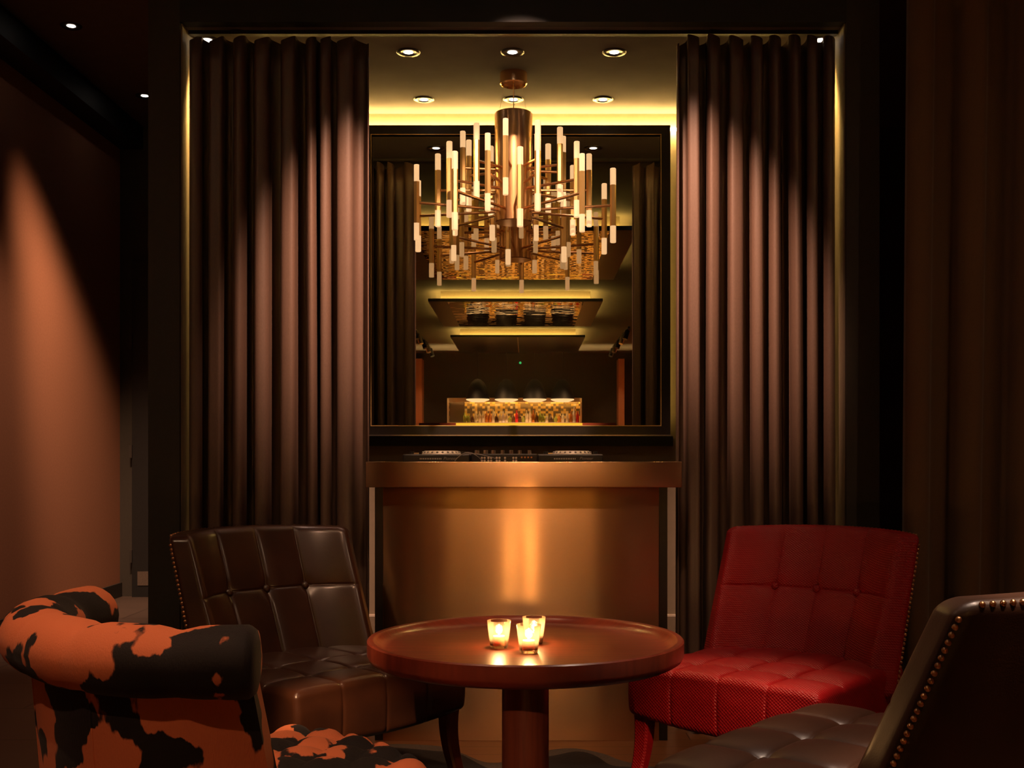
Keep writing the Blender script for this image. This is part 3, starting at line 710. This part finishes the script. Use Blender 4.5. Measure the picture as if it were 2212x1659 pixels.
# roll on top
rings = []; NR = 22
us = [-1 + 2 * i / 72 for i in range(73)]
def ring(u, r, push=0.0):
    c_ = curve(u) + cnorm(u) * 0.045; c_.z = 0.79; d = Vector((cnorm(u).y, -cnorm(u).x, 0)); c_ += d * push; out = []
    for k in range(NR):
        a = 2 * PI * k / NR
        pl_ = 1 - 0.13 * sum(math.exp(-((u - q0) / 0.05) ** 2) for q0 in (-0.8, -0.42, 0.42, 0.8)) * (0.65 + 0.35 * math.sin(a)) + 0.04 * (abs(math.sin(u * PI * 2.5)) ** 0.5 - 0.7) * (0.6 + 0.4 * math.cos(a))
        out.append(c_ + cnorm(u) * (math.cos(a) * r * 1.12 * pl_) + Vector((0, 0, math.sin(a) * r * pl_)))
    return out
R_ = 0.072
seq = [(-1, 0.001, -0.022), (-1, R_ * 0.55, -0.021), (-1, R_ * 0.86, -0.016), (-1, R_ * 0.97, -0.006)] + [(u, R_, 0) for u in us] + [(1, R_ * 0.97, 0.006), (1, R_ * 0.86, 0.016), (1, R_ * 0.55, 0.021), (1, 0.001, 0.022)]
vs = []; fs = []
for q_ in seq: vs += ring(*q_)
for i in range(len(seq) - 1):
    for k in range(NR): j = (k + 1) % NR; fs.append((i * NR + k, i * NR + j, (i + 1) * NR + j, (i + 1) * NR + k))
MB().add(vs, fs).build('rolled_top', 'cow_hide', t, True)
sd = 0.135
def cseat(x, y, z):
    w_ = sm((z - 0.33) / 0.07)
    a_ = (x + y) / sd; b_ = (x - y) / sd
    h = abs(math.sin(PI * a_) * math.sin(PI * b_)) ** 0.45
    z += w_ * (0.032 * h + 0.02 * (1 - (x / 0.41) ** 2) + 0.01)
    if y < 0: y -= 0.06 * (1 - (x / 0.41) ** 2) * sm(-y / 0.3)
    return (x, y, z)
MB().rbox(axis(-0.40, 0.40, 70, 0.05), axis(-0.34, 0.33, 60, 0.05), axis(0.20, 0.40, 10, 0.05), 0.05, cseat).build('seat', 'cow_hide', t, True)
b0 = None
for i in range(-4, 5):
    for j in range(-4, 5):
        x = (i + j) * sd / 2; y = (i - j) * sd / 2
        if abs(x) < 0.34 and -0.30 < y < 0.16:
            if b0 is None: b0 = MB().ball((0, 0, 0), 0.013, 12, 7, (1, 1, 0.6)).build('button', 'cow_hide', t, True); o = b0
            else: o = dup(b0, t)
            p = cseat(x, y, 0.40); o.location = (p[0], p[1], p[2] + 0.002)
for sx_ in (-1, 1):
    for y in (-0.27, 0.24):
        MB().lathe([(0.0005, 0), (0.017, 0), (0.02, 0.01), (0.027, 0.14), (0.034, 0.215), (0.0005, 0.215)], 20, (sx_ * 0.31, y, 0)).build('leg', 'mahogany_post', t, True, 40)

# ------------------------------------------------------------------ rug
outline = [(-1.1, 4.2), (-0.95, 4.55), (-0.62, 4.70), (-0.37, 4.68), (-0.27, 4.58), (-0.14, 4.42), (0.0, 4.50), (0.08, 4.60), (0.197, 4.64), (0.31, 4.56), (0.39, 4.44), (0.52, 4.36), (0.75, 4.40), (1.1, 4.3), (1.45, 3.9), (1.3, 3.4), (1.5, 2.9), (1.35, 2.4), (0.9, 2.15), (0.4, 2.3), (0.0, 2.15), (-0.5, 2.2), (-1.0, 2.15), (-1.28, 2.5), (-1.15, 3.0), (-1.3, 3.5)]
def spline(P, n=8):
    out = []; m_ = len(P)
    for i in range(m_):
        p0, p1, p2, p3 = (Vector((*P[(i + k - 1) % m_], 0)) for k in range(4))
        for q_ in range(n):
            s_ = q_ / n
            out.append(0.5 * ((2 * p1) + (p2 - p0) * s_ + (2 * p0 - 5 * p1 + 4 * p2 - p3) * s_ ** 2 + (3 * p1 - p0 - 3 * p2 + p3) * s_ ** 3))
    return out
ol = spline(outline); cen = Vector((0.05, 3.4, 0))
def inset(p, d):
    v_ = p - cen; return cen + v_ * (1 - d / v_.length)
t = thing('hide_rug', 'dark wavy edged hide rug with grey border under the round table', 'rug', (0, 0, 0))
wob_ = [0.075 + 0.03 * math.sin(i * 0.35) for i in range(len(ol))]
inn = [inset(p, wob_[i]) for i, p in enumerate(ol)]; n = len(ol)
vs = [(p.x, p.y, 0.001) for p in ol] + [(p.x, p.y, 0.005) for p in ol] + [(p.x, p.y, 0.006) for p in inn] + [(p.x, p.y, 0.001) for p in inn]
fs = []
for i in range(n):
    j = (i + 1) % n
    for k in range(3): fs.append((k * n + i, k * n + j, (k + 1) * n + j, (k + 1) * n + i))
MB().add(vs, fs).build('border', 'rug_grey', t)
vs = [(p.x, p.y, 0.001) for p in inn] + [(p.x, p.y, 0.007) for p in inn] + [(*inset(p, 0.03).xy, 0.008) for p in inn] + [(cen.x, cen.y, 0.008)]
fs = []
for i in range(n):
    j = (i + 1) % n
    for k in range(2): fs.append((k * n + i, k * n + j, (k + 1) * n + j, (k + 1) * n + i))
    fs.append((2 * n + i, 2 * n + j, 3 * n))
MB().add(vs, fs).build('hide', 'rug_black', t)

# ------------------------------------------------------------------ bar room behind the camera, seen in the mirror
MZ = 2 * (my + 0.018)
def V(zv): return MZ - zv
def mat_(px, py, zv):  # point seen in the mirror at virtual depth zv
    return ((px - CX) * zv / F, V(zv), CH - (py - CY) * zv / F)
pw = 1.485; pxc = -0.17
wh = ['nearest the alcove, with glossy underside', 'second from the alcove, with glossy underside', 'nearest the bar, with matt black underside']
for i, zv in enumerate((13.17, 19.19, 24.9)):
    yc = V(zv + 1.84)
    t = thing('ceiling_panel', 'floating black ceiling panel with yellow halo, ' + wh[i], 'ceiling panel', (pxc, yc, HC), 0, 'floating ceiling panels')
    MB().box((-pw, -1.84, -0.20), (pw, 1.84, -0.15)).build('panel', 'black_frame', t)
    if i < 2: MB().box((-pw * 0.78, -1.80, -0.204), (pw * 0.78, 1.80, -0.20)).build('glossy_underside', 'stretch_gloss', t)
    else: MB().box((-0.012, -1.80, -0.202), (0.012, 1.80, -0.20)).build('joint', 'pale_edge', t)
    MB().box((-pw + 0.20, -1.64, -0.15), (pw - 0.20, 1.64, 0)).build('mounting_box', 'alcove_plaster', t)
    for x0, y0, x1, y1 in ((-pw + 0.14, -1.70, pw - 0.14, -1.67), (-pw + 0.14, 1.67, pw - 0.14, 1.70), (-pw + 0.14, -1.67, -pw + 0.17, 1.67), (pw - 0.17, -1.67, pw - 0.14, 1.67)):
        MB().box((x0, y0, -0.15), (x1, y1, -0.142)).build('light_strip', 'led_panel', t)
# bar
zvb = 30.3
x0 = mat_(970, 0, zvb)[0]; x1 = mat_(1253, 0, zvb)[0]; zb0 = mat_(0, 913, zvb)[2]; zb1 = mat_(0, 864, zvb)[2]
t = thing('back_bar', 'mosaic tiled bar wall glowing gold, reflected low in the mirror', 'bar', (0, 0, 0))
MB().box((x0, V(zvb) - 0.12, 0), (x1, V(zvb), zb1)).build('mosaic_panel', 'mosaic_tile', t)
fm = MB(); fm.box((x0 - 0.05, V(zvb) - 0.14, 0), (x0, V(zvb) + 0.02, zb1 + 0.05)).box((x1, V(zvb) - 0.14, 0), (x1 + 0.05, V(zvb) + 0.02, zb1 + 0.05)).box((x0, V(zvb) - 0.14, zb1), (x1, V(zvb) + 0.02, zb1 + 0.05))
fm.build('frame', 'pale_edge', t)
tag(MB().box((x0, V(zvb) + 0.025, zb0 - 0.05), (x1, V(zvb) + 0.26, zb0)).build('bottle_shelf', 'pale_edge'), 'long pale shelf under the bottles at the mosaic bar wall, reflected in the mirror', 'shelf')
MB().box((x0 + 0.05, V(zvb) + 0.005, zb1 - 0.03), (x1 - 0.05, V(zvb) + 0.02, zb1 - 0.01)).build('light_strip', 'tile_fill_glow', t)  # added hidden strip, there to light the tiles and bottles
MB().box((x0, V(zvb) + 0.10, zb1 - 0.06), (x1, V(zvb) + 0.115, zb1 + 0.05)).build('strip_baffle', 'pale_edge', t)  # added board that keeps the fill strip out of the mirror view
MB().box((x0 + 0.02, V(zvb) + 0.0, zb0), (x0 + 0.42, V(zvb) + 0.02, zb1 - 0.05)).build('side_panel', 'rug_grey', t)
zvc = 28.8
cx0 = mat_(905, 0, zvc)[0]; cx1 = mat_(1330, 0, zvc)[0]; cz1 = mat_(0, 913.5, zvc)[2]
t = thing('bar_counter', 'long bar counter with a glowing yellow top edge, reflected in the mirror', 'bar', (0, 0, 0))
MB().box((cx0, V(zvc) - 0.55, 0), (cx1, V(zvc) - 0.02, cz1 - 0.10)).build('body', 'mosaic_tile', t)
MB().box((cx0, V(zvc) - 0.60, cz1 - 0.10), (cx1, V(zvc), cz1 - 0.0)).build('worktop', 'mahogany', t)
MB().box((mat_(985, 0, zvc)[0], V(zvc), cz1 - 0.085), (mat_(1258, 0, zvc)[0], V(zvc) + 0.012, cz1 - 0.005)).build('light_edge', 'led_bar', t)
# bottles
bn = [('amber', 'bottle_amber'), ('clear', 'bottle_clear'), ('green', 'bottle_green'), ('red', 'bottle_red'), ('dark', 'bottle_dark'), ('white', 'bottle_white')]
xs = [1004, 1012, 1020, 1028, 1036, 1044, 1049, 1057, 1065, 1072.5, 1080, 1085, 1094, 1101, 1107, 1114, 1121, 1129, 1136, 1144, 1151, 1158, 1165, 1172, 1181, 1190, 1200, 1208, 1216, 1225, 1233, 1240, 1247]
cols_ = [2, 2, 4, 1, 1, 1, 0, 0, 1, 4, 1, 5, 1, 2, 4, 3, 4, 2, 1, 1, 0, 4, 2, 2, 1, 4, 2, 0, 1, 1, 0, 5, 3]
hs = [0.9, 0.75, 0.8, 1.0, 1.0, 1.0, 1.0, 1.0, 1.15, 0.8, 0.9, 1.0, 0.95, 0.6, 0.8, 1.1, 0.8, 0.6, 1.1, 1.15, 1.1, 0.9, 1.0, 0.8, 0.7, 0.75, 0.6, 0.7, 0.9, 1.0, 1.0, 1.35, 1.0]
for k in range(1, len(xs)): xs[k] = max(xs[k], xs[k - 1] + 7.2)
count = {}; meshes = {}
for k, (p, c, h) in enumerate(zip(xs, cols_, hs)):
    nm, mt = bn[c]; q_ = mat_(p, 0, zvb - 0.12)
    if mt not in meshes:
        o = MB().lathe([(0.0005, 0), (0.040, 0), (0.042, 0.006), (0.042, 0.175), (0.036, 0.20), (0.016, 0.235), (0.014, 0.295), (0.017, 0.30), (0.0005, 0.30)], 16).build('bottle', mt, None, True, 50); meshes[mt] = o
    else:
        o = meshes[mt].copy(); COL.objects.link(o)
    o.location = (q_[0], V(zvb) + 0.15, zb0); o.scale = (1.0, 1.0, h)
    rank = ['first', 'second', 'third', 'fourth', 'fifth', 'sixth', 'seventh', 'eighth', 'ninth', 'tenth', 'eleventh'][count.get(nm, 0)]; count[nm] = count.get(nm, 0) + 1
    tag(o, '%s %s glass bottle from the left on the mirrored bar shelf' % (rank, nm), 'bottle', 'bottles on the bar shelf')
# pendants
for k, p in enumerate((1032, 1094, 1155, 1215)):
    zv = 29.15; q_ = mat_(p, 862, zv)
    t = thing('pendant_lamp', 'black dome pendant lamp over the bar, %s of four from the left in the mirror' % ['first', 'second', 'third', 'fourth'][k], 'pendant lamp', (q_[0], q_[1], q_[2]), 0, 'dome pendants over the bar')
    MB().lathe([(0.300, 0.0), (0.306, 0.0), (0.296, 0.10), (0.25, 0.27), (0.17, 0.42), (0.07, 0.51), (0.0005, 0.525), (0.0005, 0.515), (0.068, 0.50), (0.16, 0.41), (0.24, 0.265), (0.288, 0.10)], 40).build('shade', 'black_paint', t, True, 60)
    MB().lathe([(0.302, 0.004), (0.296, -0.028), (0.17, -0.075), (0.0005, -0.085), (0.0005, -0.08), (0.165, -0.07), (0.29, -0.022), (0.297, 0.006)], 40).build('diffuser_bowl', 'bowl_glow', t, True, 60)
    MB().tube([(0, 0, 0.52), (0, 0, HC - q_[2])], 0.012, 8).build('stem', 'black_frame', t)
# track lights
for side, X in (('left', -2.45), ('right', 2.25)):
    t = thing('track_light', 'black ceiling track with small spotlights along the %s side of the mirror image' % side, 'track light', (X, V(27), HC), 0, 'ceiling tracks')
    MB().box((-0.02, -2.4, -0.03), (0.02, 2.4, 0)).build('track', 'black_frame', t)
    lamp('pilaster_lamp', (X * 0.9, V(29.2), HC - 0.3), 60, WARM, (X * 1.08, YB + 0.5, 2.2), 50, 1.0, 0.03, t)
    lamp('bar_lamp', (X * 0.92, V(26.2), HC - 0.3), 3000, (1.0, 0.6, 0.3), (X * 0.1, V(zvc), 1.0), 60, 1.0, 0.03, t)
    for k in range(5):
        y = -2.1 + k * 1.05
        h_ = MB().tube([(0, y, -0.06), (0.06 * (1 if X < 0 else -1), y + 0.05, -0.25)], 0.055, 16).build('spot_head', 'silver' if k % 2 else 'black_frame', t, True, 40)
        MB().tube([(0, y, -0.03), (0, y, -0.10)], 0.012, 8).build('bracket', 'black_frame', h_)
for p, zv, nm in ((1081, 28.9, 'left'), (1165, 28.9, 'right')):
    q_ = mat_(p, 0, zv)
    o = MB().lathe([(0.0005, 0), (0.16, 0), (0.16, -0.05), (0.12, -0.09), (0.0005, -0.1)], 24).build('ceiling_speaker', 'pale_edge', None, True, 40); o.location = (q_[0], q_[1], HC)
    tag(o, 'small round pale ceiling fitting above the pendants, %s of two in the mirror' % nm, 'ceiling fitting', 'ceiling fittings above the bar')
o = MB().ball((0, 0, 0), 0.035, 12, 8).build('indicator_light', 'led_green'); o.location = mat_(1123, 768, 28.7)
tag(o, 'tiny green indicator light on the dark bar wall, reflected in the mirror', 'indicator light'); o.location.y = YB + 0.03
